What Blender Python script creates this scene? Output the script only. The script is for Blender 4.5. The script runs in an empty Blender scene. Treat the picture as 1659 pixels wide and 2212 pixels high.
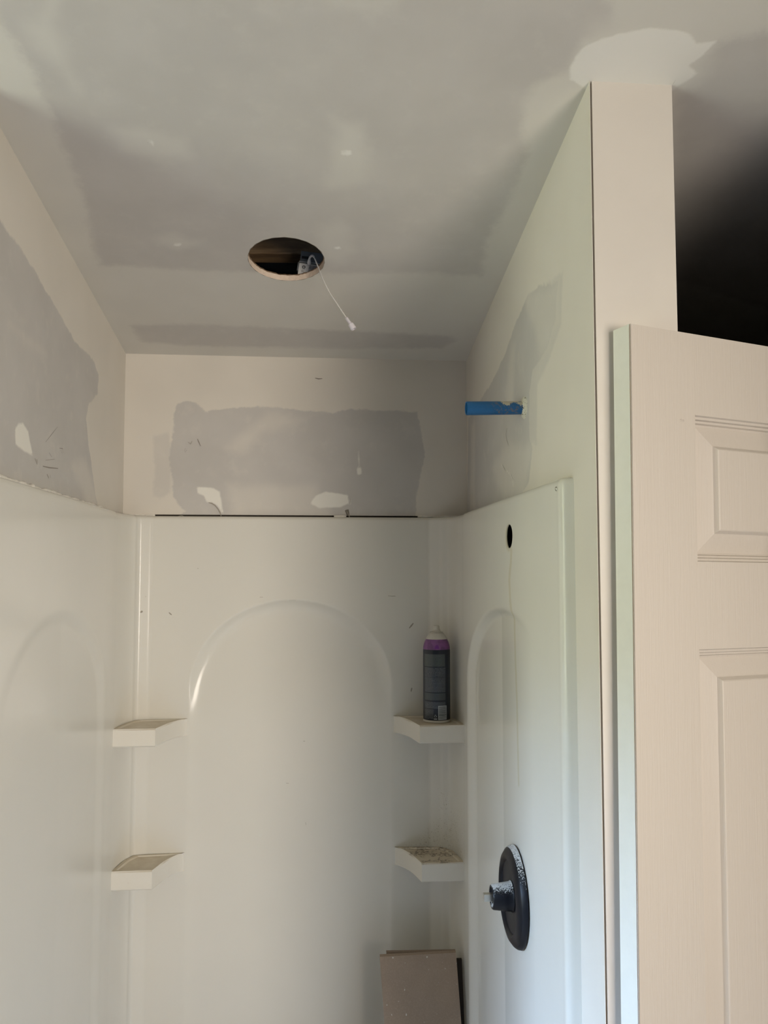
import bpy, bmesh, math, random
import numpy as np
from mathutils import Vector, Matrix
random.seed(4); rng = np.random.default_rng(4)
S = bpy.context.scene
COL = S.collection
PI = math.pi

# ------------------------------------------------------------------ camera
F, PITCH, YAW, CY = 1744.6, 0.0644, 0.0813, 1129.0      # focal length in pixels of the 1659x2212 frame
W_, H_ = 1659, 2212
CAM = np.array([0.0, 0.0, 1.72])
fw = np.array([math.sin(YAW)*math.cos(PITCH), math.cos(YAW)*math.cos(PITCH), math.sin(PITCH)])
rt = np.array([math.cos(YAW), -math.sin(YAW), 0.0]); up = np.cross(rt, fw)
cd = bpy.data.cameras.new('camera'); co = bpy.data.objects.new('camera', cd); COL.objects.link(co)
cd.sensor_fit = 'VERTICAL'; cd.sensor_height = 36.0; cd.lens = F/H_*36.0
cd.shift_y = (CY-H_/2)/H_; cd.clip_start = 0.02; cd.clip_end = 60
m = Matrix(((rt[0], up[0], -fw[0], 0), (rt[1], up[1], -fw[1], 0), (rt[2], up[2], -fw[2], CAM[2]), (0, 0, 0, 1)))
co.matrix_world = m
S.camera = co

# ------------------------------------------------------------------ light and exposure
S.view_settings.view_transform = 'Standard'; S.view_settings.look = 'None'
S.view_settings.gamma = 1.0; S.view_settings.use_curve_mapping = False
S.view_settings.exposure = 0.0
SKY = (0.42, 0.63, 1.0); SKY_S = 66.0       # open sky above the trees
TREE = (0.74, 0.79, 0.55); TREE_S = 7.5    # sunlit trees and lawn
wd = bpy.data.worlds.new('outdoors'); S.world = wd; wd.use_nodes = True
nt = wd.node_tree; nt.nodes.clear()
n_o = nt.nodes.new('ShaderNodeOutputWorld'); n_b = nt.nodes.new('ShaderNodeBackground')
n_t = nt.nodes.new('ShaderNodeTexCoord'); n_s = nt.nodes.new('ShaderNodeSeparateXYZ'); n_r = nt.nodes.new('ShaderNodeValToRGB')
nt.links.new(n_t.outputs['Generated'], n_s.inputs[0]); nt.links.new(n_s.outputs['Z'], n_r.inputs[0])
nt.links.new(n_r.outputs[0], n_b.inputs[0]); nt.links.new(n_b.outputs[0], n_o.inputs[0])
e = n_r.color_ramp.elements
e[0].position = 0.25; e[0].color = tuple(c*TREE_S/SKY_S for c in TREE)+(1,)
e[1].position = 0.30; e[1].color = SKY+(1,)
n_b.inputs['Strength'].default_value = SKY_S

def area(name, loc, direction, sx, sy, power, col, portal=False):
    l = bpy.data.lights.new(name, 'AREA'); l.shape = 'RECTANGLE'; l.size = sx; l.size_y = sy
    l.energy = power; l.color = col
    if portal: l.cycles.is_portal = True
    o = bpy.data.objects.new(name, l); COL.objects.link(o); o.location = loc
    o.rotation_euler = Vector(direction).to_track_quat('-Z', 'Z').to_euler()
    return o
WX, WY0, WY1, WZ0, WZ1 = -2.0, -0.45, 0.70, 0.95, 2.35          # window opening in the far left wall
area('window_portal', (WX-0.02, (WY0+WY1)/2, (WZ0+WZ1)/2), (1, 0, 0), WY1-WY0, WZ1-WZ0, 1, (1, 1, 1), True)
DL = area('fill_light', (1.27, -1.22, 1.60), (-.56, 1, -.06), 0.85, 1.0, 19.5, (1.0, 0.89, 0.77))   # warm fill lamp added behind the camera
DL.data.spread = math.radians(95)

# ------------------------------------------------------------------ dimensions
XL, XR, YB, YW, ZT = -0.469, 0.369, 1.98, 1.055, 1.861
ZCB, SL = 2.257, 0.151
WT = 0.116
def cz(y): return ZCB + SL*(YB-y)

def ray(u, v): return fw + rt*((u-W_/2)/F) - up*((v-CY)/F)
def on_x(u, v, x): d = ray(u, v); return CAM + d*(x/d[0])
def on_y(u, v, y): d = ray(u, v); return CAM + d*(y/d[1])
def on_z(u, v, z): d = ray(u, v); return CAM + d*((z-CAM[2])/d[2])
def on_c(u, v): d = ray(u, v); return CAM + d*((ZCB+SL*YB-CAM[2])/(d[2]+SL*d[1]))

# ------------------------------------------------------------------ helpers
def link(name, me, mat=None, parent=None):
    o = bpy.data.objects.new(name, me); COL.objects.link(o)
    if mat is not None:
        for mm in (mat if isinstance(mat, (list, tuple)) else [mat]): me.materials.append(mm)
    if parent is not None: o.parent = parent
    return o
def mesh(name, v, f, mat=None, parent=None, smooth=False):
    me = bpy.data.meshes.new(name); me.from_pydata([tuple(map(float, p)) for p in v], [], f); me.update()
    if smooth:
        me.polygons.foreach_set('use_smooth', [True]*len(me.polygons))
    return link(name, me, mat, parent)
def from_bm(name, bm, mat=None, parent=None, smooth=False):
    me = bpy.data.meshes.new(name); bmesh.ops.recalc_face_normals(bm, faces=bm.faces); bm.to_mesh(me); bm.free()
    if smooth: me.polygons.foreach_set('use_smooth', [True]*len(me.polygons))
    return link(name, me, mat, parent)
def bx(bm, x0, x1, y0, y1, z0, z1, M=None, bevel=0):
    r = bmesh.ops.create_cube(bm, size=1)
    for v in r['verts']:
        v.co = Vector((x0+(v.co.x+.5)*(x1-x0), y0+(v.co.y+.5)*(y1-y0), z0+(v.co.z+.5)*(z1-z0)))
    if bevel:
        es = list({ed for v in r['verts'] for ed in v.link_edges})
        rr = bmesh.ops.bevel(bm, geom=es, offset=bevel, segments=2, affect='EDGES', profile=.5)
        vs = [v for v in rr['verts']]
    else: vs = r['verts']
    if M is not None:
        for v in set(vs): v.co = M @ v.co
    return vs
def box(name, x0, x1, y0, y1, z0, z1, mat, parent=None, bevel=0, M=None):
    bm = bmesh.new(); bx(bm, x0, x1, y0, y1, z0, z1, M, bevel); return from_bm(name, bm, mat, parent)
def lathe(name, prof, mat, parent=None, n=48, M=None, smooth=True, a0=0.0, a1=2*PI):
    full = abs(a1-a0-2*PI) < 1e-6; v = []; f = []
    k = n if full else n+1
    for r, z in prof:
        for i in range(k):
            a = a0+(a1-a0)*i/n; v.append((r*math.cos(a), r*math.sin(a), z))
    for j in range(len(prof)-1):
        for i in range(n):
            i2 = (i+1) % k; f.append((j*k+i, j*k+i2, (j+1)*k+i2, (j+1)*k+i))
    if M is not None: v = [tuple(M @ Vector(p)) for p in v]
    bm = bmesh.new(); me = bpy.data.meshes.new(name); me.from_pydata(v, [], f); bm.from_mesh(me); bpy.data.meshes.remove(me)
    if full:
        bmesh.ops.remove_doubles(bm, verts=bm.verts, dist=1e-7)
        bmesh.ops.recalc_face_normals(bm, faces=bm.faces)
    me = bpy.data.meshes.new(name); bm.to_mesh(me); bm.free()
    if smooth:
        me.polygons.foreach_set('use_smooth', [True]*len(me.polygons))
        me.set_sharp_from_angle(angle=math.radians(40))
    return link(name, me, mat, parent)
def tube(name, pts, rad, mat, parent=None, n=12, rads=None, smooth=True):
    v = []; f = []; P = [Vector(p) for p in pts]
    ref = Vector((0.13, 0.2, 0.97))
    for i, p in enumerate(P):
        t = (P[min(i+1, len(P)-1)]-P[max(i-1, 0)]).normalized()
        a = t.cross(ref).normalized(); b = t.cross(a)
        r = rads[i] if rads is not None else rad
        for k in range(n):
            an = 2*PI*k/n; v.append(p + a*(r*math.cos(an)) + b*(r*math.sin(an)))
    for i in range(len(P)-1):
        for k in range(n):
            k2 = (k+1) % n; f.append((i*n+k, i*n+k2, (i+1)*n+k2, (i+1)*n+k))
    f.append(tuple(range(n))[::-1]); f.append(tuple(range((len(P)-1)*n, len(P)*n)))
    return mesh(name, v, f, mat, parent, smooth)
def spline(pts, n):
    P = np.array(pts, float); out = []
    Q = np.vstack([2*P[0]-P[1], P, 2*P[-1]-P[-2]])
    for i in range(len(P)-1):
        for t in np.linspace(0, 1, n, endpoint=False):
            a, b, c, d = Q[i:i+4]
            out.append(.5*((2*b)+(-a+c)*t+(2*a-5*b+4*c-d)*t*t+(-a+3*b-3*c+d)*t**3))
    out.append(P[-1]); return out
def empty(name, loc, label=None, cat=None, rz=0, group=None):
    o = bpy.data.objects.new(name, None); COL.objects.link(o); o.location = loc; o.rotation_euler.z = rz
    o.empty_display_size = .05
    if label: o['label'] = label
    if cat: o['category'] = cat
    if group: o['group'] = group
    return o
def struct(o, label=None):
    o['kind'] = 'structure'
    if label: o['label'] = label
    return o
def attr(me, name, arr):
    a = me.attributes.new(name, 'FLOAT', 'POINT'); a.data.foreach_set('value', np.asarray(arr, dtype=np.float32))
def sdf(P, polys, big=0.2):
    """signed distance of the 2-D points P to the union of polygons, positive inside"""
    best = np.full(len(P), -big)
    for poly in polys:
        q = np.array(poly, float); n = len(q)
        d = np.full(len(P), 1e9); ins = np.zeros(len(P), bool)
        for i in range(n):
            a = q[i]; b = q[(i+1) % n]; ab = b-a; pa = P-a
            t = np.clip((pa@ab)/max(ab@ab, 1e-12), 0, 1)
            d = np.minimum(d, np.hypot(*(pa-t[:, None]*ab).T))
            c = ((a[1] > P[:, 1]) != (b[1] > P[:, 1]))
            with np.errstate(divide='ignore', invalid='ignore'):
                xx = (b[0]-a[0])*(P[:, 1]-a[1])/(b[1]-a[1]+1e-15)+a[0]
            ins ^= c & (P[:, 0] < xx)
        best = np.maximum(best, np.where(ins, d, -d))
    return best
def line_poly(pts, w):
    """thin polygon round a polyline"""
    P = np.array(pts, float); L = []; Rr = []
    for i in range(len(P)):
        t = P[min(i+1, len(P)-1)]-P[max(i-1, 0)]; t /= np.linalg.norm(t)+1e-9; n = np.array([-t[1], t[0]])
        L.append(P[i]+n*w); Rr.append(P[i]-n*w)
    return L+Rr[::-1]
def grid_hole(us, vs, hole=None, keep=None, oval=1.0):
    """quad grid over us x vs; hole = (cu, cv, r, half): a round hole fanned out to a square of the grid"""
    if hole:
        cu, cv, r, h = hole
        def fix(a, c):
            a = a[(np.abs(a-(c-h)) > 1e-3) & (np.abs(a-(c+h)) > 1e-3)]
            return np.sort(np.append(a, [c-h, c+h]))
        us = fix(us, cu); vs = fix(vs, cv)
    nu, nv = len(us), len(vs); idx = {}; V = []; Fc = []
    def vid(i, j):
        k = (i, j)
        if k not in idx: idx[k] = len(V); V.append((us[i], vs[j]))
        return idx[k]
    if hole:
        i0 = int(np.argmin(abs(us-(cu-h)))); i1 = int(np.argmin(abs(us-(cu+h))))
        j0 = int(np.argmin(abs(vs-(cv-h)))); j1 = int(np.argmin(abs(vs-(cv+h))))
    for i in range(nu-1):
        for j in range(nv-1):
            if hole and i0 <= i < i1 and j0 <= j < j1: continue
            if keep is not None and not keep((us[i]+us[i+1])/2, (vs[j]+vs[j+1])/2): continue
            Fc.append((vid(i, j), vid(i+1, j), vid(i+1, j+1), vid(i, j+1)))
    rim = []
    if hole:
        loop = [(i, j0) for i in range(i0, i1)]+[(i1, j) for j in range(j0, j1)]+[(i, j1) for i in range(i1, i0, -1)]+[(i0, j) for j in range(j1, j0, -1)]
        outer = [vid(*k) for k in loop]; prev = outer; K = 7
        for s in range(1, K+1):
            cur = []
            for o in outer:
                p = np.array(V[o]); d = p-np.array([cu, cv]); q = np.array([cu, cv])+d/np.linalg.norm(d)*r*np.array([1, oval])
                cur.append(len(V)); V.append(tuple(p+(q-p)*(s/K)**.8))
            for a in range(len(outer)):
                b = (a+1) % len(outer); Fc.append((prev[a], prev[b], cur[b], cur[a]))
            prev = cur
        rim = prev
    return np.array(V), Fc, rim

# ------------------------------------------------------------------ materials
class NT:
    def __init__(s, name):
        s.m = bpy.data.materials.new(name); s.m.use_nodes = True; s.t = s.m.node_tree
        s.b = s.t.nodes['Principled BSDF']; s.out = s.t.nodes['Material Output']
    def n(s, ty, **kw):
        x = s.t.nodes.new(ty)
        for k, v in kw.items(): setattr(x, k, v)
        return x
    def l(s, a, b): s.t.links.new(a, b)
    def coord(s, scale=(1, 1, 1)):
        tc = s.n('ShaderNodeTexCoord'); mp = s.n('ShaderNodeMapping'); mp.inputs['Scale'].default_value = scale
        s.l(tc.outputs['Object'], mp.inputs[0]); return mp.outputs[0]
    def noise(s, scale, detail=4, rough=.55, vec=None, dist=0):
        x = s.n('ShaderNodeTexNoise'); x.inputs['Scale'].default_value = scale; x.inputs['Detail'].default_value = detail
        x.inputs['Roughness'].default_value = rough; x.inputs['Distortion'].default_value = dist
        s.l(vec if vec is not None else s.coord(), x.inputs['Vector']); return x.outputs[0]
    def math(s, op, a, b=None, c=None, clamp=False):
        x = s.n('ShaderNodeMath'); x.operation = op; x.use_clamp = clamp
        for i, q in enumerate((a, b, c)):
            if q is None: continue
            if isinstance(q, (int, float)): x.inputs[i].default_value = q
            else: s.l(q, x.inputs[i])
        return x.outputs[0]
    def ramp(s, f, lo, hi, a=0.0, b=1.0):
        x = s.n('ShaderNodeMapRange'); x.interpolation_type = 'SMOOTHSTEP'
        s.l(f, x.inputs[0]); x.inputs[1].default_value = lo; x.inputs[2].default_value = hi
        x.inputs[3].default_value = a; x.inputs[4].default_value = b; return x.outputs[0]
    def mix(s, f, a, b):
        x = s.n('ShaderNodeMix'); x.data_type = 'RGBA'
        for q, i in ((f, 0), (a, 6), (b, 7)):
            if isinstance(q, (int, float)): x.inputs[i].default_value = q
            elif isinstance(q, tuple): x.inputs[i].default_value = q+(1,) if len(q) == 3 else q
            else: s.l(q, x.inputs[i])
        return x.outputs[2]
    def attr(s, name):
        x = s.n('ShaderNodeAttribute'); x.attribute_name = name; return x.outputs['Fac']
    def base(s, c):
        if isinstance(c, tuple): s.b.inputs['Base Color'].default_value = c+(1,)
        else: s.l(c, s.b.inputs['Base Color'])
    def bump(s, h, strength=.3, dist=.002):
        x = s.n('ShaderNodeBump'); x.inputs['Strength'].default_value = strength; x.inputs['Distance'].default_value = dist
        s.l(h, x.inputs['Height']); s.l(x.outputs[0], s.b.inputs['Normal'])
    def set(s, **kw):
        for k, v in kw.items(): s.b.inputs[k.replace('_', ' ')].default_value = v
def plain(name, col, rough=.5, metal=0.0, coat=0, nscale=30, var=.06, bump=0.0, bdist=.001):
    t = NT(name); nz = t.noise(nscale, 4)
    c2 = tuple(c*(1-var*2) for c in col)
    t.base(t.mix(t.ramp(nz, .35, .7), tuple(col), c2)); t.set(Roughness=rough, Metallic=metal)
    if coat: t.set(Coat_Weight=coat, Coat_Roughness=.1)
    if bump: t.bump(nz, bump, bdist)
    return t.m
MUD = (0.68, 0.64, 0.575); PAPER = (0.50, 0.48, 0.455); SPOT = (0.76, 0.74, 0.68)
def drywall(name, mud=MUD, paper=PAPER, spot=SPOT, w1=.003, w2=.018, half=.5, wig=.012):
    """paper shows where attribute paper > 0; soft = thin feathered mud, spot = thick fresh mud, dark = cracks and scuffs"""
    t = NT(name)
    n1 = t.noise(28, 5, .6); n2 = t.noise(9, 3); n3 = t.noise(170, 3, .6); n4 = t.noise(5, 2)
    n0 = t.noise(85, 4, .7); j = t.math('ADD', t.math('MULTIPLY', t.math('SUBTRACT', n1, .5), wig*1.4), t.math('MULTIPLY', t.math('SUBTRACT', n0, .5), wig*.8)); j2 = t.math('MULTIPLY', t.math('SUBTRACT', n2, .5), wig*2.5)
    fp = t.ramp(t.math('ADD', t.attr('paper'), j), -w1, w1)
    fs = t.ramp(t.math('ADD', t.attr('soft'), j2), -w2, w2, 0, half)
    fk = t.ramp(t.math('ADD', t.attr('spot'), t.math('MULTIPLY', j, .35)), -.0025, .003)
    fd = t.ramp(t.math('ADD', t.attr('dark'), t.math('MULTIPLY', j, .08)), -.0006, .0006, 0, .8)
    mudc = t.mix(t.ramp(n4, .3, .7), mud, tuple(c*.95 for c in mud))
    papc = t.mix(t.ramp(n2, .3, .75), paper, tuple(c*1.07 for c in paper)); papc = t.mix(t.ramp(n1, .52, .75, 0, .22), papc, mudc)
    c = t.mix(fp, mudc, papc)
    c = t.mix(t.ramp(t.math('ADD', t.attr('thin'), j), -.006, .006, 0, .5), c, papc); c = t.mix(fs, c, mudc)
    c = t.mix(fk, c, spot)
    c = t.mix(fd, c, (0.10, 0.08, 0.06))
    t.base(c); t.set(Roughness=.9); t.b.inputs['Specular IOR Level'].default_value = .25
    h = t.math('ADD', t.math('MULTIPLY', fk, .5), t.math('ADD', t.math('MULTIPLY', fp, -.6), t.math('MULTIPLY', n3, .12)))
    h = t.math('ADD', h, t.math('MULTIPLY', n1, .25))
    t.bump(h, .35, .0012)
    return t.m
M_ceil = drywall('joint_compound_ceiling', mud=(0.63, 0.605, 0.55), paper=(0.505, 0.48, 0.445), spot=(0.74, 0.72, 0.67), w1=.012, w2=.02, half=.75, wig=.02)
M_wall = drywall('joint_compound_wall')
M_plainwall = plain('painted_plaster', (0.66, 0.60, 0.53), .9, bump=.1)
M_trim = plain('white_trim_paint', (0.57, 0.53, 0.49), .6, nscale=8, var=.02)
M_core = plain('gypsum_core', (0.80, 0.66, 0.54), .95, nscale=120, bump=.4)
M_fuzz = plain('torn_paper_edge', (0.20, 0.13, 0.08), .95)
M_panel = plain('low_bounce_dark_wall', (0.20, 0.16, 0.13), .6, nscale=4)  # dark colour chosen to cut bounce light from unseen walls
M_floor = plain('plank_floor', (0.42, 0.33, 0.25), .5, nscale=6, var=.15)
M_closet = plain('shade_dark_boarding', (0.07, 0.055, 0.05), .95)  # dark colour stands in for shade in closet and roof space
M_cavity = plain('cavity_shade_dark', (0.05, 0.04, 0.03), .95)  # near-black colour stands in for shade inside the wall gaps
def surround_mat():
    t = NT('gelcoat_fibreglass')
    n = t.noise(3, 3); nf = t.noise(60, 4, .6); ns = t.noise(420, 3, .7)
    c = t.mix(t.ramp(n, .3, .7), (0.69, 0.67, 0.61), (0.67, 0.655, 0.60))
    # rust run and mould, both marks that sit on the surface
    fr = t.ramp(t.math('ADD', t.attr('rust'), t.math('MULTIPLY', t.math('SUBTRACT', nf, .5), .006)), -.003, .003, 0, .35)
    c = t.mix(fr, c, (0.50, 0.42, 0.22))
    fm = t.math('MULTIPLY', t.ramp(t.attr('mould'), -.01, .02), t.ramp(ns, .60, .68))
    c = t.mix(fm, c, (0.20, 0.16, 0.10))
    fd = t.ramp(t.attr('dark'), -.0006, .0006, 0, .75)
    c = t.mix(fd, c, (0.16, 0.12, 0.08))
    t.base(c); t.set(Roughness=.17, Coat_Weight=.0); t.b.inputs['Specular IOR Level'].default_value = .3
    t.bump(t.noise(7, 2), .12, .004)
    return t.m
M_sur = surround_mat()
def shelf_mat(name, dirt, thr):
    t = NT(name); n = t.noise(26, 5, .65, dist=.4); g = t.n('ShaderNodeNewGeometry'); sp = t.n('ShaderNodeSeparateXYZ'); t.l(g.outputs['Normal'], sp.inputs[0])
    upf = t.ramp(sp.outputs[2], .5, .95); ns = t.noise(130, 4, .7)
    b0 = t.mix(t.ramp(t.noise(200, 2), .74, .78, 0, .3), (0.71, 0.68, 0.61), (0.40, 0.35, 0.28))
    stain = t.mix(t.ramp(n, .3, .7), (0.62, 0.55, 0.43), (0.54, 0.46, 0.34))
    c = t.mix(upf, b0, stain)
    c = t.mix(t.math('MULTIPLY', upf, t.math('MULTIPLY', t.ramp(n, thr, thr+.08), t.ramp(ns, .45, .55))), c, dirt)
    t.base(c); t.set(Roughness=.4); return t.m
M_shelf = shelf_mat('stained_gelcoat_shelf', (0.45, 0.36, 0.26), .62)
M_shelf_d = shelf_mat('mouldy_gelcoat_shelf', (0.18, 0.14, 0.10), .485)
M_caulk = plain('dried_caulk', (0.80, 0.77, 0.71), .7, nscale=150, bump=.5)

# ================================================================== SETTING
# ---- ceiling (one sloping sheet, hole for a recessed light)
HC = (-0.064, 1.5305, 0.0728); OV = 1.065
xs = np.unique(np.concatenate([np.linspace(-2.0, -.8, 9), np.arange(-.8, 1.15, .0065), np.linspace(1.15, 1.8, 6)]))
ys = np.unique(np.concatenate([np.linspace(-1.7, .80, 12), np.arange(.8, YB, .0065), [YB, YB+.03]]))
V2, Fc, rim = grid_hole(xs, ys, (HC[0], HC[1], HC[2], .0975), oval=OV)
ang = np.arctan2(V2[rim, 1]-HC[1], V2[rim, 0]-HC[0])
V3 = [(x, y, cz(y)) for x, y in V2]
ceil = mesh('ceiling', V3, [f[::-1] for f in Fc], M_ceil)
def CP(pts): return [tuple(on_c(*p)[:2]) for p in pts]
paper = [CP([(72, 148), (127, 295), (165, 380), (194, 485), (205, 540), (215, 572), (400, 582), (640, 592), (900, 588), (1040, 596), (1052, 520), (1100, 430), (1138, 340), (1128, 275), (1135, 210), (1170, 175), (1225, 160), (1260, 90), (1330, 60), (1300, -60), (0, -60), (-20, 20)]),
         CP([(1452, 215), (1505, 160), (1492, 146), (1520, 122), (1560, 88), (1700, 60), (1800, 300), (1750, 700), (1452, 600)]),
         CP([(285, 704), (400, 700), (600, 708), (760, 716), (975, 726), (985, 738), (955, 752), (760, 753), (600, 750), (420, 748), (308, 738)])]
soft = [CP([(245, 275), (300, 272), (400, 302), (405, 330), (340, 342), (270, 320)]), CP([(340, 512), (380, 508), (438, 518), (436, 534), (390, 540), (345, 526)]),
        CP([(692, 485), (740, 478), (768, 495), (768, 545), (740, 570), (700, 560), (690, 520)]), CP([(718, 255), (790, 262), (800, 330), (782, 395), (715, 402), (722, 330)]),
        CP([(715, 0), (860, -5), (850, 14), (790, 22), (735, 14)]), CP([(1130, 230), (1150, 195), (1230, 150), (1280, 60), (1420, 30), (1560, 60), (1530, 160), (1450, 215), (1460, 290), (1440, 400), (1180, 280)]),
        CP([(120, -20), (60, 60), (170, 200), (120, 60)])]
spot = [CP([(1232, 172), (1230, 150), (1246, 118), (1262, 100), (1310, 80), (1400, 60), (1480, 68), (1508, 94), (1548, 88), (1518, 120), (1490, 142), (1506, 160), (1462, 190), (1440, 205), (1270, 195)]),
        CP([(738, 326), (758, 326), (758, 334), (738, 334)]), CP([(376, 525), (391, 525), (391, 531), (377, 532)]), CP([(722, 533), (734, 532), (735, 539), (723, 539)]), CP([(317, 301), (330, 303), (333, 316), (325, 314)])]
dark = [CP([(316, 306), (320, 306), (320, 310), (316, 310)]), line_poly(CP([(172, 585), (182, 604), (192, 622)]), .0007), line_poly(CP([(1453, 188), (1458, 176), (1462, 171)]), .001)]
attr(ceil.data, 'paper', sdf(V2, paper)); attr(ceil.data, 'soft', sdf(V2, soft)); attr(ceil.data, 'spot', sdf(V2, spot)); attr(ceil.data, 'thin', np.full(len(V2), -.2))
hd = HC[2]+.0009+.0005*np.sin(np.arctan2(V2[:, 1]-HC[1], V2[:, 0]-HC[0])*23) - np.hypot(V2[:, 0]-HC[0], (V2[:, 1]-HC[1])/OV)
attr(ceil.data, 'dark', np.maximum(sdf(V2, dark), hd))
struct(ceil, 'sloping drywall ceiling with joint compound patches and a round cut hole')
# cut edge of the hole: the board's core, 14 mm thick, with a torn paper rim
rv = []; rf = []; n = len(rim)
for k, zz in enumerate((0, .0040, .008, .011)):
    for i in rim:
        x, y = V2[i]; a = math.atan2((y-HC[1])/OV, x-HC[0]); j = random.uniform(-.0006, .0006) if k in (1, 2) else 0
        rv.append((HC[0]+(HC[2]+j)*math.cos(a), HC[1]+(HC[2]+j)*OV*math.sin(a), cz(y)+zz))
for k in range(3):
    for i in range(n): rf.append((k*n+i, k*n+(i+1) % n, (k+1)*n+(i+1) % n, (k+1)*n+i))
mesh('hole_edge', rv, rf, M_core, ceil, True)
fz = []
for i in range(n+1):
    x, y = V2[rim[i % n]]; a = math.atan2((y-HC[1])/OV, x-HC[0]); r = HC[2]-.0004
    fz.append((HC[0]+r*math.cos(a), HC[1]+r*OV*math.sin(a), cz(y)+.0112+random.uniform(-.0004, .0012)))
tube('torn_paper_rim', fz, .0006, M_fuzz, ceil, 5, rads=[random.uniform(.0005, .0014) for _ in fz])
# attic above the hole
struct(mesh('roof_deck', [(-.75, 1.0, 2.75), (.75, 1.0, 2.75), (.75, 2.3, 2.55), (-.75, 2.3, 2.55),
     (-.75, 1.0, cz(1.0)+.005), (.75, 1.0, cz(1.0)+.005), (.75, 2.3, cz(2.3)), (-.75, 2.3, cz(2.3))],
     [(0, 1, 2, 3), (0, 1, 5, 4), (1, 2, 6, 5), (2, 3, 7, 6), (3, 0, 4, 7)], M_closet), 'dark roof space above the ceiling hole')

M_pencil = plain('pencil_scuff', (0.27, 0.24, 0.21), .9)
M_crack = plain('crack_and_scuff', (0.34, 0.31, 0.26), .95)  # darker strokes for cracks and scuffs
def marks(name, parent, fn, items, nrm, mat, mult=1.0):
    """thin drawn strokes lying on a surface; fn maps a photo pixel to its point on that surface"""
    V = []; Fq = []; N_ = np.array(nrm, float); po = np.array(parent.matrix_world.translation) if False else np.array(parent.location)
    for pts, w in items:
        P = [fn(*p)+N_*.0004-po for p in pts]
        for i in range(len(P)):
            t = P[min(i+1, len(P)-1)]-P[max(i-1, 0)]; s = np.cross(t, N_); s /= np.linalg.norm(s)+1e-9
            ww = w*mult*(.55 if i in (0, len(P)-1) else 1.0); V += [P[i]+s*ww, P[i]-s*ww]
            if i: k = len(V)-4; Fq.append((k, k+1, k+3, k+2))
    return mesh(name, V, Fq, mat, parent)
# ---- back wall drywall above the surround, dark gap at its bottom edge
def wall_attrs(o, P, paper=(), soft=(), spot=(), dark=(), thin=()):
    for nm, s in (('paper', paper), ('thin', thin), ('soft', soft), ('spot', spot), ('dark', dark)):
        attr(o.data, nm, sdf(P, s) if len(s) else np.full(len(P), -.2))
def g4(a, b, s): return np.append(np.arange(a, b-s*.4, s), b)
V2, Fc, _ = grid_hole(g4(XL, XR, .004), g4(ZT+.004, ZCB, .004))
nb = len(V2); e0 = [i for i in range(nb) if abs(V2[i, 1]-(ZT+.004)) < 1e-6]; e0.sort(key=lambda i: V2[i, 0])
V3 = [(x, YB+.0008*math.sin(x*9)*math.sin(z*11), z) for x, z in V2]
for i in e0: V3.append((V2[i, 0], YB+.0125, ZT+.004))
Fb = list(Fc)+[(e0[k+1], e0[k], nb+k, nb+k+1) for k in range(len(e0)-1)]
wb = mesh('wall_back', V3, Fb, M_wall)
def BP(pts, c=True):
    o = []
    for p in pts:
        u, v = (p[0]/1.8033+180, p[1]/1.8033+580) if c else p
        q = on_y(u, v, YB); o.append((q[0], q[2]))
    return o
P2 = np.vstack([V2, np.array([(V2[i, 0], ZT) for i in e0])])
wall_attrs(wb, P2,
   paper=[BP([(350, 620), (352, 560), (370, 525), (400, 515), (440, 525), (475, 556), (540, 548), (600, 542), (700, 538), (760, 540), (860, 555), (980, 562), (1040, 545), (1100, 552), (1200, 552), (1300, 558), (1318, 640), (1332, 730), (1312, 820), (1295, 900), (1290, 985), (350, 990), (398, 945), (366, 925), (350, 880), (335, 740)])],
   thin=[BP([(276, 655), (330, 640), (345, 700), (340, 870), (300, 895), (274, 885)])],
   soft=[BP([(560, 700), (720, 560), (860, 590), (700, 640), (620, 720)]), BP([(560, 840), (900, 850), (960, 960), (580, 960)])],
   spot=[BP([(440, 850), (500, 852), (532, 868), (546, 955), (538, 950), (522, 925), (500, 912), (480, 910), (468, 885), (445, 876)]),
         BP([(884, 915), (905, 885), (945, 868), (1030, 882), (1034, 915), (1000, 930), (915, 932)]), line_poly(BP([(1071, 712), (1074, 750), (1077, 780), (1075, 802)]), .0016),
         BP([(1066, 775), (1082, 775), (1084, 802), (1068, 802)]), line_poly(BP([(1040, 900), (1038, 920)]), .001)],
   dark=[BP([(1018, 940), (1034, 938), (1038, 965), (1026, 962)]),])
def bw(u, v): return on_y(u/1.8033+180, v/1.8033+580, YB-.001)
marks('pencil_marks', wb, bw, [([(445, 664), (450, 676), (457, 692)], .0008), ([(408, 676), (418, 684), (424, 672)], .0006), ([(396, 716), (404, 706)], .0005), ([(394, 712), (398, 700)], .0004), ([(903, 427), (916, 430), (931, 429)], .0015)], (0, -1, 0), M_pencil)
marks('crack_marks', wb, bw, [([(488, 912), (500, 915), (512, 922), (524, 936), (532, 950), (537, 964)], .0014), ([(1026, 945), (1034, 962), (1041, 976)], .0012), ([(1040, 898), (1038, 918)], .0008), ([(366, 966), (384, 962), (396, 968)], .0007)], (0, -1, 0), M_crack)
struct(wb, 'back wall drywall above the shower with a bare grey patch')
struct(box('wall_back_left', -2.0, XL-WT, YB-.004, YB+.012, 0, 2.26, M_plainwall), 'plain wall of the nook left of the shower')
struct(box('wall_back_framing', -2.0, 1.8, YB+.0125, YB+.05, 0, 2.7, M_cavity), 'dark wall framing behind the drywall')

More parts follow.
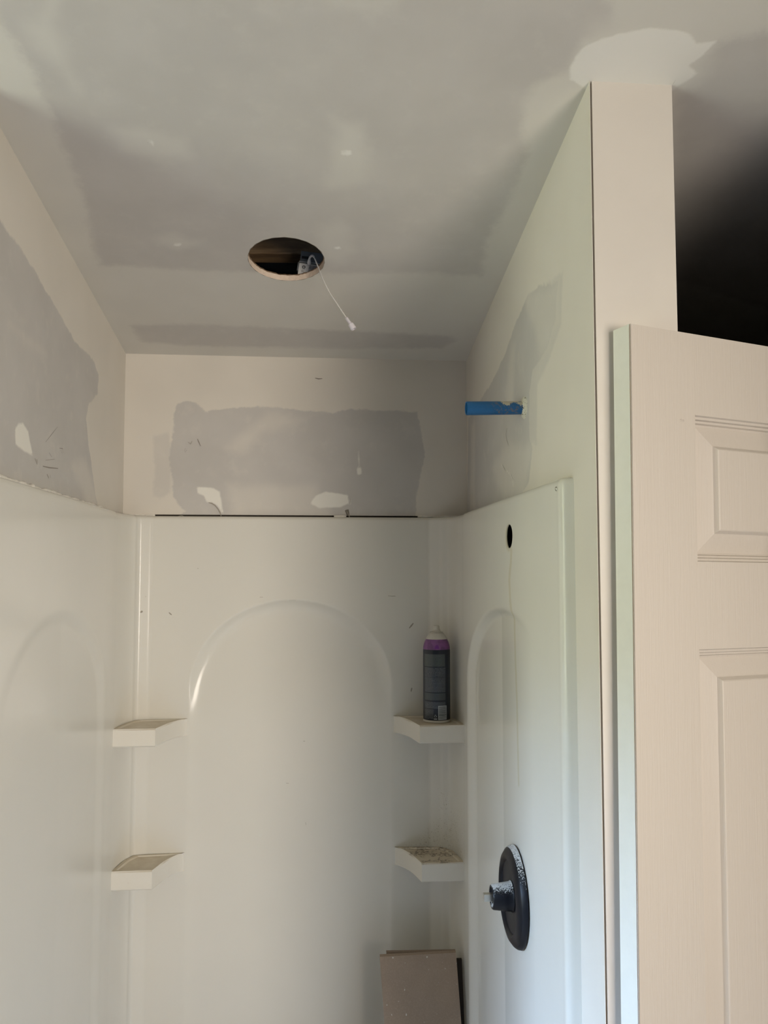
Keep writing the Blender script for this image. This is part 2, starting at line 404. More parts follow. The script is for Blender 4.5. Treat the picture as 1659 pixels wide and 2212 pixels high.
# ---- left wall of the shower (end of a stud wall)
YWL = 1.10
ysl = g4(YWL, YB, .005)
V2, Fc, _ = grid_hole(ysl, np.concatenate([g4(ZT+.001, cz(YB), .005), np.linspace(cz(YB), cz(YWL), 36)[1:]]))
def top_clip(V2):
    out = []
    for y, z in V2:
        out.append((y, min(z, cz(y))))
    return np.array(out)
def slope_grid(y0, y1, z0, s, keep=None):
    """grid whose upper rows follow the ceiling slope"""
    yy = g4(y0, y1, s); nz = int((cz((y0+y1)/2)-z0)/s)
    V = []; Fq = []
    for y in yy:
        for k in range(nz+1): V.append((y, z0+(cz(y)+.0004-z0)*k/nz))
    for i in range(len(yy)-1):
        for k in range(nz): Fq.append((i*(nz+1)+k, (i+1)*(nz+1)+k, (i+1)*(nz+1)+k+1, i*(nz+1)+k+1))
    return np.array(V), Fq
V2, Fc = slope_grid(YWL, YB, ZT+.001, .005)
wl = mesh('wall_left', [(XL, y, z) for y, z in V2]+[(XL-WT, YWL, 0), (XL, YWL, 0), (XL, YWL, cz(YWL)), (XL-WT, YWL, cz(YWL)), (XL-WT, YB, 0), (XL-WT, YB, cz(YB)), (XL, YWL+.085, 0), (XL, YWL+.085, ZT+.001), (XL, YWL, ZT+.001), (XL-.012, YWL, ZT+.001), (XL-.012, YB, ZT+.001), (XL, YB, ZT+.001)],
    Fc+[tuple(len(V2)+k for k in q) for q in ((0, 1, 2, 3), (0, 3, 5, 4), (1, 6, 7, 8), (8, 9, 10, 11))], M_wall)
def LP(pts): 
    o = []
    for p in pts: q = on_x(p[0], p[1], XL); o.append((q[1], q[2]))
    return o
P2 = np.vstack([V2, np.full((12, 2), -9.)])
wall_attrs(wl, P2,
   paper=[LP([(-60, 400), (0, 477), (36, 525), (72, 582), (110, 645), (164, 740), (200, 775), (213, 808), (211, 850), (192, 870), (186, 900), (190, 950), (198, 1007), (205, 1060), (212, 1098), (-60, 1030)])],
   soft=[LP([(155, 1005), (185, 990), (212, 1098), (190, 1090)]), LP([(20, 700), (100, 765), (60, 740)])],
   spot=[LP([(33, 924), (40, 914), (50, 914), (61, 932), (71, 984), (52, 975), (33, 960)])],
   )
marks('pencil_marks', wl, lambda u, v: on_x(u, v, XL), [([(92, 1007), (105, 1010), (125, 1012)], .0011), ([(128, 968), (135, 969), (136, 978)], .0008), ([(131, 972), (134, 980)], .0005), ([(98, 955), (110, 940), (124, 922)], .0005), ([(101, 1024), (105, 1033)], .0012), ([(108, 1026), (109, 1032)], .0007),
    ([(75, 990), (80, 1003)], .0010), ([(79, 992), (81, 999)], .0008), ([(106, 978), (111, 987)], .0008), ([(98, 994), (118, 992)], .0005)], (1, 0, 0), M_pencil)
marks('crack_marks', wl, lambda u, v: on_x(u, v, XL), [([(60, 1058), (110, 1070), (150, 1078), (208, 1090)], .0012)], (1, 0, 0), M_crack)
struct(wl, 'left shower wall drywall with grey paper and compound seams')
# ---- right wall of the shower (stud wall whose end faces the camera)
V2, Fc = slope_grid(YW, YB, ZT+.001, .005)
YF = YW-.011
nv = len(V2); X2 = XR+WT
extra = [(XR, YF, 0), (XR, YF, cz(YF)), (XR, 1.155, 0), (XR, 1.155, ZT+.001), (XR, YW, cz(YW)), (XR, YW, ZT+.001), (XR, YF, ZT+.001),
         (X2, YW, 0), (X2, YW, cz(YW)), (X2, YB, 0), (X2, YB, cz(YB)), (XR+.0005, YF, 0), (XR+.0005, YF, cz(YF)), (XR+.0005, YW, 0), (XR+.0005, YW, cz(YW)), (XR+.012, 1.155, ZT+.001), (XR+.012, YB, ZT+.001), (XR, YB, ZT+.001)]
ff = [(0, 2, 3, 6), (6, 5, 4, 1), (0, 1, 12, 11), (11, 12, 14, 13), (13, 14, 8, 7), (7, 8, 10, 9), (3, 15, 16, 17)]
wr = mesh('wall_right', [(XR, y, z) for y, z in V2]+extra, [f[::-1] for f in Fc]+[tuple(nv+k for k in q) for q in ff], M_wall)
def RP(pts):
    o = []
    for p in pts: q = on_x(p[0], p[1], XR); o.append((q[1], q[2]))
    return o
P2 = np.vstack([V2, np.full((len(extra), 2), -9.)])
wall_attrs(wr, P2,
   paper=[RP([(1008, 1120), (1012, 905), (1030, 875), (1062, 828), (1092, 762), (1115, 695), (1140, 640), (1165, 618), (1205, 612), (1200, 690), (1178, 760), (1150, 800), (1143, 850), (1143, 940), (1150, 965), (1143, 1040), (1128, 1066), (1104, 1084), (1096, 1110)])],
   thin=[RP([(1140, 640), (1215, 590), (1212, 700), (1185, 780), (1160, 830), (1160, 960), (1140, 960)])],
   soft=[RP([(1095, 880), (1097, 790), (1105, 740), (1112, 745), (1110, 800), (1108, 880)]), RP([(1150, 960), (1092, 960), (1060, 1010), (1090, 1080), (1130, 1070)]), RP([(1130, 640), (1210, 600), (1210, 700), (1170, 760), (1150, 700)]), RP([(1015, 1110), (1018, 920), (1026, 900), (1026, 1100)])],
   spot=[line_poly(RP([(1084, 1004), (1091, 1014), (1100, 1022), (1107, 1032), (1109, 1050)]), .0012)],
   )
marks('crack_marks', wr, lambda u, v: on_x(u, v, XR), [([(1085, 1003), (1090, 1012), (1092, 1017)], .0009), ([(1096, 925), (1093, 938), (1095, 950), (1099, 962)], .0010), ([(1104, 1024), (1109, 1036)], .0009)], (-1, 0, 0), M_crack)
struct(wr, 'right shower wall drywall beside the post')
# inner side of the stud bay behind the fibreglass
struct(box('wall_right_framing', X2-.014, X2-.001, YW+.002, YB, 0, cz(YB)-.01, M_cavity), 'dark far side of the stud bay')
# post end trim
tr = bmesh.new()
x0, x1 = XR+.0032, X2+.001
vs = [tr.verts.new(p) for p in [(x0, YF, 0), (x1, YF, 0), (x1, YW, 0), (x0, YW, 0), (x0, YF, cz(YF)), (x1, YF, cz(YF)), (x1, YW, cz(YW)), (x0, YW, cz(YW))]]
for q in ((0, 1, 5, 4), (1, 2, 6, 5), (2, 3, 7, 6), (3, 0, 4, 7)): tr.faces.new([vs[i] for i in q])
struct(from_bm('trim_1', tr, M_trim), 'smooth pinkish white end face of the stud wall post')
box('corner_gap_shade', XR+.0006, XR+.0031, YW-.002, YW-.0005, 0, cz(YW), M_cavity, bpy.data.objects['trim_1'])  # dark strip stands in for the shade in the corner gap

# ---- the rest of the bathroom (seen only as light)
def wall_box(name, *a, mat=M_plainwall): return struct(box(name, *a, mat))
fl = wall_box('floor', -2.0, 1.8, -1.7, YB+.01, -.05, 0, mat=M_floor)
bm = bmesh.new()
for (a, b, c, d) in ((-1.75, WY0, 0, 2.9), (WY1, YB+.01, 0, 2.9), (WY0, WY1, 0, WZ0), (WY0, WY1, WZ1, 2.9)):
    bx(bm, WX-.1, WX, a, b, c, d)
struct(from_bm('wall_window_side', bm, M_plainwall), 'far left wall with a window')
bm = bmesh.new()
for a, b, c, d in ((WY0, WY1, WZ0-.05, WZ0), (WY0, WY1, WZ1, WZ1+.05), (WY0-.05, WY0, WZ0-.05, WZ1+.05), (WY1, WY1+.05, WZ0-.05, WZ1+.05)): bx(bm, WX, WX+.015, a, b, c, d, bevel=.003)
bx(bm, WX-.06, WX-.03, WY0, WY1, (WZ0+WZ1)/2-.015, (WZ0+WZ1)/2+.015)
struct(from_bm('window_1', bm, M_trim), 'white window frame')
wall_box('closet_light_blocker', .76, 1.56, .78, .90, 0, 2.9, mat=M_panel)  # added unseen partition, keeps fill light off the closet ceiling
wall_box('wall_front', -2.0, 1.8, -1.8, -1.7, 0, 2.9, mat=M_panel)
wall_box('wall_far_right', 1.56, 1.9, -1.7, 1.0, 0, 2.9, mat=M_panel)
struct(box('wall_closet', 1.20, 1.9, 1.0, YB+.01, 0, 2.5, M_closet), 'closet wall behind the door, shade painted into its colour')
struct(box('wall_closet_back', X2, 1.2, YB-.03, YB+.01, 0, cz(YB)+.02, M_closet), 'closet back wall, shade painted into its colour')
struct(box('wall_closet_side', X2, X2+.006, YW+.004, YB, 0, cz(YB)-.02, M_closet), 'closet side wall, shade painted into its colour')

# ================================================================== DOOR
AL = math.radians(18.9); DT = .0335; DW = .711; DZT = 2.0465; DH = 2.032
def door_mat():
    t = NT('moulded_door_paint')
    v = t.coord((420, 420, 14)); w = t.noise(1, 3, .6, v, .5); v2 = t.coord((150, 150, 3)); w2 = t.noise(1, 3, .6, v2, 1.0)
    t.base(t.mix(t.ramp(w2, .35, .7), (0.555, 0.51, 0.455), (0.55, 0.505, 0.45))); t.set(Roughness=.55)
    t.bump(t.math('ADD', w, t.math('MULTIPLY', w2, .8)), .32, .0011); return t.m
M_door = door_mat()
M_edge = plain('door_edge_paint', (0.74, 0.73, 0.67), .55, nscale=60, var=.012, bump=.05)
M_seam = plain('fibreboard_seam', (0.22, 0.09, 0.05), .8)
PX = [(.108, .290), (.421, .603)]
PZ = [(.111, .308), (.424, 1.060), (1.205, 1.800)]           # measured down from the top edge
door = empty('door_1', (0.3865, 0.9975, DZT-DH)); struct(door, 'white six-panel moulded interior door standing in front of the post')
door.rotation_euler = (0, math.radians(.5), AL)
door.rotation_mode = 'XYZ'
V = []; Fd = []
def vv(x, zt, y): V.append((x, y*1.4, DH-zt)); return len(V)-1
cx = sorted({0, DW}|{a for p in PX for a in p}); czs = sorted({0, DH}|{a for p in PZ for a in p})
for i in range(len(cx)-1):
    for j in range(len(czs)-1):
        if any(abs(cx[i]-p[0]) < 1e-6 for p in PX) and any(abs(czs[j]-q[0]) < 1e-6 for q in PZ): continue
        a, b, c, d = cx[i], cx[i+1], czs[j], czs[j+1]
        Fd.append((vv(a, d, 0), vv(b, d, 0), vv(b, c, 0), vv(a, c, 0)))
PROF = [(0, 0), (.0015, .0026), (.0045, .0032), (.0058, .0062), (.0085, .0068), (.0100, .0096), (.0125, .0104), (.0145, .0100), (.0370, .0062), (.0385, .0058), (.0425, .0022), (.0440, .0016)]
for p in PX:
    for q in PZ:
        prev = None
        for k, (o, d) in enumerate(PROF):
            r = [vv(p[0]+o, q[1]-o, d), vv(p[1]-o, q[1]-o, d), vv(p[1]-o, q[0]+o, d), vv(p[0]+o, q[0]+o, d)]
            if prev:
                for a in range(4): b = (a+1) % 4; Fd.append((prev[a], prev[b], r[b], r[a]))
            prev = r
        Fd.append(tuple(prev))
face = mesh('door_face', V, Fd, M_door, door)
bm = bmesh.new(); bx(bm, .0012, DW, .016, DT, 0, DH); bx(bm, .0, .0012, .0022, DT, 0, DH)
bx(bm, .0012, DW, .0152, .0162, 0, DH); bx(bm, .001, DW, .0001, .0165, DH-.0012, DH); bx(bm, DW-.001, DW, .0001, .0165, 0, DH)
from_bm('door_core', bm, M_edge, door)
sv = [.0013]; bm = bmesh.new()
bx(bm, .0004, .0013, .0009, .0024, 0, DH-.001)
from_bm('edge_seam', bm, M_seam, door)
box('face_edge_strip', .0, .0012, .0, .0010, 0, DH, M_door, door)
for k, zz in enumerate((.120, .1205)):
    lathe('dent', [(0, .0004), (.0012, .0002), (.0016, 0)], M_seam if 0 else plain('dent_grey', (.5, .45, .4)), door, 10, Matrix.Translation((.083+k*.004, -.0003, DH-zz)) @ Matrix.Rotation(PI/2, 4, 'X'))

# ================================================================== SHOWER SURROUND
sh = empty('shower_surround', (0, 1.55, 0), 'glossy off-white one-piece fibreglass shower surround with arched recesses', 'shower')
off = Vector((0, 1.55, 0))
def catm(P, step):
    P = np.array(P, float); seg = np.hypot(*np.diff(P, axis=0).T); s = np.append(0, np.cumsum(seg))
    n = max(2, int(s[-1]/step)); t = np.linspace(0, s[-1], n+1)
    return np.c_[np.interp(t, s, P[:, 0]), np.interp(t, s, P[:, 1])]
def arc(cx_, cy_, rx, ry, a0, a1, n=10): return [(cx_+rx*math.cos(math.radians(a0+(a1-a0)*i/n)), cy_+ry*math.sin(math.radians(a0+(a1-a0)*i/n))) for i in range(n+1)]
def arch_depth(u, z, c, a, zs, b, depth, bw, side=1.0, ease=False):
    du = np.abs(u-c)/a; dz = np.maximum(z-zs, 0)/b
    rr = np.sqrt(du**2+dz**2); f = (dz/np.maximum(rr, 1e-6))**2; s = (1-rr)*(a+(b-a)*f)
    w = bw[1]+(bw[0]-bw[1])*f
    t = np.clip(s/w, 0, 1); g = np.clip((z-(zs-.10))/.25, 0, 1); p = 1-(1-t)**2.3 if ease else t*t*(3-2*t); return depth*(side+(1-side)*g*g*(3-2*g))*p
zrows = np.unique(np.round(np.concatenate([np.linspace(.1, .45, 8), np.arange(.45, 1.28, .010), np.arange(1.28, 1.70, .004), np.arange(1.70, ZT-.012, .010), ZT-.010+.010*np.sin(np.linspace(0, PI/2, 7))]), 5))
def panel(name, plan, depthfn, step=.004, hole=None, lip=.010, flip=False, polys=None, coordfn=None):
    """plan curve (x,y) seen from above; the recess is pushed along the outward normal"""
    C2 = catm(plan, step); seg = np.hypot(*np.diff(C2, axis=0).T); s = np.append(0, np.cumsum(seg))
    tg = np.gradient(C2, axis=0); tg /= np.hypot(*tg.T)[:, None]; nr = np.c_[-tg[:, 1], tg[:, 0]]   # left of travel
    if flip: nr = -nr
    h = None
    if hole:
        sc = s[int(np.argmin(abs(C2[:, 1]-hole[0])))]; h = (sc, hole[1], hole[2], .048)
    V2, Fq, rim = grid_hole(s, zrows, h)
    X = np.interp(V2[:, 0], s, C2[:, 0]); Y = np.interp(V2[:, 0], s, C2[:, 1])
    NX = np.interp(V2[:, 0], s, nr[:, 0]); NY = np.interp(V2[:, 0], s, nr[:, 1]); Z = V2[:, 1]
    d = depthfn(X, Y, Z)
    t = np.clip((Z-(ZT-.010))/.010, 0, 1); d = d+lip*(1-np.sqrt(np.clip(1-t*t, 0, 1)))
    P = np.c_[X+NX*d, Y+NY*d-1.55, Z]
    if flip: Fq = [f[::-1] for f in Fq]
    vl = [tuple(p) for p in P]
    if hole:
        k0 = len(vl); m_ = len(rim)
        for i in rim: vl.append((P[i, 0]+NX[i]*.0018, P[i, 1]+NY[i]*.0018, P[i, 2]))
        for a in range(m_): Fq.append((rim[a], rim[(a+1) % m_], k0+(a+1) % m_, k0+a))
    o = mesh(name, vl, Fq, M_sur, sh, True)
    Q = np.array(vl); Q[:, 1] += 1.55
    c2 = np.c_[Q[:, 0], Q[:, 2]] if coordfn == 'xz' else np.c_[Q[:, 1], Q[:, 2]]
    for nm in ('rust', 'mould', 'dark'):
        pl = (polys or {}).get(nm, []); attr(o.data, nm, sdf(c2, pl) if pl else np.full(len(c2), -.2))
    o.data.set_sharp_from_angle(angle=math.radians(50))
    return o
YS = 1.965
# back panel: facet, flat, facet, with the arched recess in the middle
def BQ(pts): 
    o = []
    for p in pts: q = on_y(p[0], p[1], YS); o.append((q[0], q[2]))
    return o
planB = [(-.4475, 1.83)]+[(-.4475+.0235*(1-math.cos(t)), 1.83+.117*math.sin(t)) for t in np.linspace(.15, PI/2*.86, 12)]+[(-.427, 1.9535), (-.423, 1.9585), (-.400, 1.9637), (-.396, YS), (-.06, YS), (.271, YS), (.275, 1.9625), (.296, 1.9535), (.300, 1.9500), (.304, 1.9485)]+\
        [(.3315-.0235*(1-math.cos(t)), 1.83+.117*math.sin(t)) for t in np.linspace(PI/2*.86, .15, 12)]+[(.3315, 1.83)]
panel('back_panel', planB, lambda X, Y, Z: np.where(Y > 1.95, arch_depth(X, Z, -.062, .241, 1.445, .215, .021, (.036, .040), .20, True), 0), .004, lip=.012, coordfn='xz',
      polys={'mould': [BQ([(845, 1835), (900, 1815), (1000, 1700), (1030, 1830), (1020, 1900), (940, 1850), (860, 1850)]), BQ([(945, 1700), (970, 1695), (975, 1780), (945, 1790)])],
             'dark': [BQ([(303, 1319), (309, 1318), (310, 1323), (304, 1324)]), line_poly(BQ([(313, 1289), (321, 1286)]), .0008), line_poly(BQ([(366, 1324), (371, 1329)]), .0010), line_poly(BQ([(838, 1287), (855, 1288)]), .0006),
                      line_poly(BQ([(888, 1493), (890, 1485)]), .0014), line_poly(BQ([(885, 1356), (893, 1347)]), .0009), BQ([(426, 1227), (428, 1227), (428, 1229), (426, 1229)]), BQ([(656, 1601), (659, 1601), (659, 1603), (656, 1603)])]})
for it_ in [([(312, 1290), (316, 1287), (322, 1286)], .0012), ([(303, 1320), (306, 1321), (309, 1320)], .0022), ([(365, 1323), (368, 1326), (371, 1328)], .0016), ([(838, 1287), (846, 1288), (855, 1288)], .0006),
    ([(884, 1357), (889, 1351), (893, 1346)], .0020), ([(888, 1494), (890, 1486)], .0020), ([(655, 1601), (659, 1601)], .0009), ([(426, 1228), (429, 1228)], .0008), ([(660, 1776), (661, 1782)], .0006), ([(561, 1290), (568, 1290)], .0007), ([(618, 1692), (624, 1692)], .0006)]:
    marks('scuff_mark', sh, lambda u, v: on_y(u, v, YS), [it_], (0, -1, 0), M_crack)
# side panels
def sq(pts):
    o = []
    for p in pts: q = on_x(p[0], p[1], .3415); o.append((q[1], q[2]))
    return o
planR = [(.3315, 1.83), (.3330, 1.76), (.3500, 1.162)]+arc(.3615, 1.1535, .0115, .0125, 180, 268, 8)+[(.3690, 1.1385)]
panel('right_panel', planR, lambda X, Y, Z: np.where(X < .351, arch_depth(Y, Z, 1.475, .325, 1.48, .18, .014, (.016, .035))*np.clip((Y-1.30)/.24, 0, 1)**1.5, 0), .004, hole=(1.430, 1.789, .0215), lip=.006,
      polys={'rust': [line_poly(sq([(1103, 1185), (1102, 1215), (1099, 1250), (1101, 1300), (1104, 1330), (1106, 1420), (1110, 1520), (1112, 1620), (1114, 1700)]), .0065),
                      [(1.430+.0255*math.cos(a)+.002, 1.789-.002+.025*math.sin(a)) for a in np.linspace(0, 2*PI, 14)]],
             'dark': [line_poly(sq([(1096, 1150), (1097, 1170), (1100, 1182)]), .0009), line_poly(sq([(1223, 1128), (1224, 1134)]), .001)]})
planL = [(-.4475, 1.83), (-.4480, 1.76), (-.4550, 1.182)]+[(-2*0-.4665+.0115*math.cos(math.radians(a)), 1.1735-.0125*math.sin(math.radians(a))) for a in np.linspace(0, 88, 9)]+[(-.4690, 1.1605)]
panel('left_panel', planL, lambda X, Y, Z: np.where(X > -.4565, arch_depth(Y, Z, 1.475, .300, 1.46, .20, .008, (.03, .05), .5)*np.clip((Y-1.15)/.35, 0, 1), 0), .005, lip=.006, flip=True)
# corner shelves
def shelf(side, z, front, xtip, xc, zth, mat, name='shelf'):
    xo = .3335 if side > 0 else -.4490
    bm = bmesh.new()
    pts = []
    for i in range(13):
        t = i/12; xt = xtip-side*.001; pts.append((xt+(xc-xt)*t, YS+.0015+(front-YS-.0015)*t**1.75))
    pts.append((xo, front)); pts.append((xo, 1.86)); 
    cxr = .300 if side > 0 else -.423
    pts += [(xo-side*.010, 1.925), (cxr, 1.958)]
    N = len(pts)
    C = np.array(pts).mean(0)
    if side < 0: pts = pts[::-1]
    def ins(p, d):
        v = C-np.array(p); L = np.linalg.norm(v); return tuple(np.array(p)+v/L*min(d, L*.5))
    rings = []
    for dd, zz in ((.004, z-zth), (0, z-zth+.003), (0, z-.003), (.003, z), (.012, z), (.016, z-.0025)):
        rings.append([bm.verts.new((*(lambda q: (q[0], q[1]-1.55))(ins(p, dd)), zz)) for p in pts])
    for a, b in zip(rings, rings[1:]):
        for i in range(N): j = (i+1) % N; bm.faces.new((a[i], a[j], b[j], b[i]))
    bm.faces.new(rings[-1]); bm.faces.new(rings[0][::-1])
    o = from_bm(name, bm, mat, sh); return o
shelf(1, 1.381, 1.830, .181, .230, .040, M_shelf)
shelf(-1, 1.381, 1.842, -.304, -.356, .040, M_shelf)
s3 = shelf(1, 1.072, 1.848, .183, .236, .042, M_shelf_d); s3['label'] = 'corner shelf spotted with dark mould'
shelf(-1, 1.072, 1.853, -.306, -.360, .042, M_shelf)
# shower pan
bm = bmesh.new(); bx(bm, -.445, .348, 1.18, 1.955, .0, .10); bx(bm, -.455, .352, 1.145, 1.195, .0, .17, bevel=.01)
for v in bm.verts: v.co.y -= 1.55
o = from_bm('shower_pan', bm, M_shelf, sh)
# caulk smeared along the joint with the drywall
def bead(name, pts, r, jit, mat=M_caulk, parent=sh):
    q = catm3(pts, .0045); 
    P = [(p[0]+random.uniform(-1, 1)*jit*.3, p[1]-1.55, p[2]+random.uniform(-1, 1)*jit) for p in q]
    return tube(name, P, r, mat, parent, 8, rads=[r*(.85+.22*math.sin(i*.37+math.sin(i*.13)*2)+random.uniform(-.12, .12)) for i in range(len(P))])
def catm3(P, step):
    P = np.array(P, float); seg = np.linalg.norm(np.diff(P, axis=0), axis=1); s = np.append(0, np.cumsum(seg)); n = max(2, int(s[-1]/step)); t = np.linspace(0, s[-1], n+1)
    return np.c_[[np.interp(t, s, P[:, k]) for k in range(3)]].T
bead('caulk_bead', [(XL+.003, 1.12, ZT+.001), (XL+.003, 1.78, ZT+.0015)], .0052, .0010)
bead('caulk_bead', [(XL+.003, 1.78, ZT+.001), (XL+.004, 1.93, ZT-.0015), (XL+.020, 1.968, ZT-.003), (-.41, 1.974, ZT-.001)], .0032, .0006)
bead('caulk_bead', [(.355, 1.975, ZT), (XR-.004, 1.955, ZT), (XR-.003, 1.60, ZT+.001), (XR-.003, 1.20, ZT+.001), (XR-.003, 1.15, ZT-.001)], .0028, .0006)
bead('caulk_bead', [(.245, 1.980, ZT+.0022), (.30, 1.980, ZT+.002), (.368, 1.980, ZT+.002)], .0028, .0004)
bead('caulk_bead', [(XL+.001, 1.980, ZT+.002), (-.43, 1.980, ZT+.0022), (-.392, 1.980, ZT+.002)], .0028, .0004)
bead('caulk_bead', [(.038, 1.977, ZT+.002), (.068, 1.977, ZT+.002)], .0026, .0002)
M_screw = plain('screw_zinc', (.5, .48, .42), .4, .8)
q = on_x(1205, 1056, .352)
lathe('screw', [(0, .0028), (.002, .0025), (.0034, .0012), (.0036, 0)], M_screw, sh, 16, Matrix.Translation((.3505, q[1]-1.55, q[2])) @ Matrix.Rotation(-PI/2, 4, 'Y'))

# ================================================================== VALVE TRIM
M_black = plain('matte_black_enamel', (0.008, 0.009, 0.013), .3, nscale=200, var=.1)
M_black.node_tree.nodes['Principled BSDF'].inputs['Specular IOR Level'].default_value = .22
def frosted():
    t = NT('black_enamel_dusted_with_white_overspray'); g = t.n('ShaderNodeNewGeometry'); sp = t.n('ShaderNodeSeparateXYZ'); t.l(g.outputs['Normal'], sp.inputs[0])
    n = t.noise(420, 4, .7); f = t.ramp(t.math('ADD', sp.outputs[2], t.math('MULTIPLY', t.math('SUBTRACT', n, .5), 1.8)), .62, .90)
    t.base(t.mix(f, (0.008, 0.009, 0.013), (0.60, 0.61, 0.60))); t.set(Roughness=.4); t.b.inputs['Specular IOR Level'].default_value = .25; return t.m
M_frost = frosted()
M_metal = plain('brushed_brass_nickel', (.62, .62, .58), .35, 1.0, nscale=90)
VC = Vector((.3440, 1.408, 1.167)); VR = .083
vt = empty('shower_valve_trim', VC, 'matte black round shower valve trim dusted with white on the right wall', 'shower valve')
MV = Matrix.Rotation(-PI/2, 4, 'Y')
lathe('escutcheon', [(0, .0070), (.046, .0095), (.058, .0115), (.0600, .0150), (.0640, .0170), (.072, .0150), (.0790, .0100), (.0822, .0050), (VR, .0006), (VR, 0)], M_black, vt, 96, MV)
lathe('overspray_rim', [(.0790, .01008), (.0824, .00505), (.0834, .0007)], M_frost, vt, 96, MV)
lathe('sleeve', [(.0150, .0100), (.0150, .0420), (.0165, .0440), (.0190, .0440), (.0205, .0420), (.0232, .0200), (.0240, .0120), (.0255, .0095)], M_frost, vt, 48, MV)
lathe('cartridge', [(0, .0250), (.0105, .0250), (.0110, .0235), (.0110, .0100)], M_black, vt, 32, MV)
bm = bmesh.new(); bx(bm, -.058, -.020, -.0052, .0052, -.0062, .0062, bevel=.0012); from_bm('stem', bm, M_metal, vt)

# ================================================================== BLUE PIPE STUB
def pipe_mat():
    t = NT('blue_plastic_pipe'); n = t.noise(60, 5, .65); n2 = t.noise(160, 4, .7); tc = t.n('ShaderNodeTexCoord'); sp = t.n('ShaderNodeSeparateXYZ'); t.l(tc.outputs['Object'], sp.inputs[0])
    near = t.ramp(sp.outputs[0], -.078, -.02); topf = t.ramp(sp.outputs[2], -.010, .008)
    f = t.math('MULTIPLY', near, topf)
    fm = t.ramp(t.math('ADD', f, t.math('MULTIPLY', t.math('SUBTRACT', n, .5), 2.8)), .66, .84)
    fr = t.math('MULTIPLY', t.ramp(sp.outputs[0], -.075, -.04), t.ramp(n2, .52, .60, 0, .75))
    c = t.mix(fr, (0.008, 0.105, 0.29), (0.16, 0.13, 0.12)); c = t.mix(fm, c, (0.50, 0.46, 0.38))
    t.base(c); t.set(Roughness=.3); t.bump(fm, .5, .001); return t.m
M_pipe = pipe_mat()
pp = empty('water_pipe', (XR, 1.413, 2.020), 'bright blue plastic pipe stub smeared with compound sticking out of the right wall', 'pipe')
MP = Matrix.Rotation(math.radians(-90-1.5), 4, 'Y')
lathe('pipe_body', [(.0118, -.01), (.0122, .03), (.0124, .104), (.0118, .1065), (.0108, .1060), (.0104, .104), (.0104, -.01)], M_pipe, pp, 40, MP)
# ragged compound collar where the pipe leaves the wall
V = []; Fq = []; n = 40
for k, (r, zz) in enumerate(((.0205, -.0004), (.0170, .0030), (.0138, .0040), (.0122, .0062))):
    for i in range(n):
        a = 2*PI*i/n; j = 1+random.uniform(-.09, .10)*(1 if k < 3 else .1); V.append(tuple(MP @ Vector((r*j*math.cos(a), r*j*math.sin(a), zz+random.uniform(-.0008, .0010)*(k > 0)))))
for k in range(3):
    for i in range(n): Fq.append((k*n+i, k*n+(i+1) % n, (k+1)*n+(i+1) % n, (k+1)*n+i))
def collar_mat():
    t = NT('crumbled_compound'); n = t.noise(260, 4, .7); t.base(t.mix(t.ramp(n, .56, .64), (.66, .63, .54), (.10, .08, .05))); t.set(Roughness=.95); t.bump(n, .8, .002); return t.m
mesh('compound_collar', V, Fq, collar_mat(), pp, True)

# ================================================================== SPRAY CAN
def can_mat():
    t = NT('printed_can_label'); tc = t.n('ShaderNodeTexCoord'); sp = t.n('ShaderNodeSeparateXYZ'); t.l(tc.outputs['Object'], sp.inputs[0])
    x, y, z = sp.outputs; an = t.math('ARCTAN2', y, x)                    # -pi/2 faces the camera
    cm = t.n('ShaderNodeCombineXYZ'); t.l(an, cm.inputs[0]); t.l(z, cm.inputs[2])
    def rng_(v, a, b, s=.0006): return t.math('MULTIPLY', t.ramp(v, a-s, a+s), t.ramp(v, b-s, b+s, 1, 0))
    navy = (0.008, 0.014, 0.030); grey = (0.050, 0.066, 0.070); ink = (0.15, 0.17, 0.19)
    mp = t.n('ShaderNodeMapping'); mp.inputs['Scale'].default_value = (26, 1, 330); t.l(cm.outputs[0], mp.inputs[0])
    brk = t.noise(1, 2, .6, mp.outputs[0])
    def lines(pitch, duty):
        fr = t.math('FRACT', t.math('DIVIDE', z, pitch)); return t.math('MULTIPLY', t.ramp(fr, .1, .25), t.ramp(fr, duty, duty+.15, 1, 0))
    ln = t.math('MULTIPLY', lines(.0031, .55), t.ramp(brk, .36, .46))
    span = rng_(an, -2.75, -1.02, .02)
    body = t.math('MULTIPLY', span, t.math('MAXIMUM', rng_(z, .070, .104), t.math('MAXIMUM', rng_(z, .106, .128), rng_(z, .0335, .048))))
    blk = t.math('MULTIPLY', rng_(an, -2.8, -1.05, .02), rng_(z, .1295, .1575)); blk2 = t.math('MULTIPLY', span, rng_(z, .0525, .0685))
    col3 = t.math('MULTIPLY', rng_(an, -2.75, -1.95, .04), rng_(z, .010, .0320))
    c = t.mix(blk, navy, grey); c = t.mix(t.math('MULTIPLY', blk2, .75), c, grey)
    f = t.math('MULTIPLY', ln, t.math('MAXIMUM', body, t.math('MAXIMUM', col3, t.math('MULTIPLY', t.math('MAXIMUM', blk, blk2), .35))))
    c = t.mix(f, c, ink)
    side = t.math('MULTIPLY', rng_(an, -.72, -.2, .02), rng_(z, .02, .15)); c = t.mix(t.math('MULTIPLY', side, .35), c, grey)
    t.base(c); t.set(Roughness=.3); t.b.inputs['Coat Weight'].default_value = .1; return t.m
M_can = can_mat()
M_white = plain('white_plastic', (.60, .58, .53), .4, nscale=80, var=.03)
M_purple = plain('purple_lacquer', (.23, .085, .27), .35, nscale=60, var=.2)
M_purple2 = plain('deep_purple_dot', (.17, .035, .26), .35)
M_tin = plain('tinplate', (.55, .53, .48), .3, 1.0)
M_print = plain('white_print', (.42, .46, .50), .5, nscale=300)
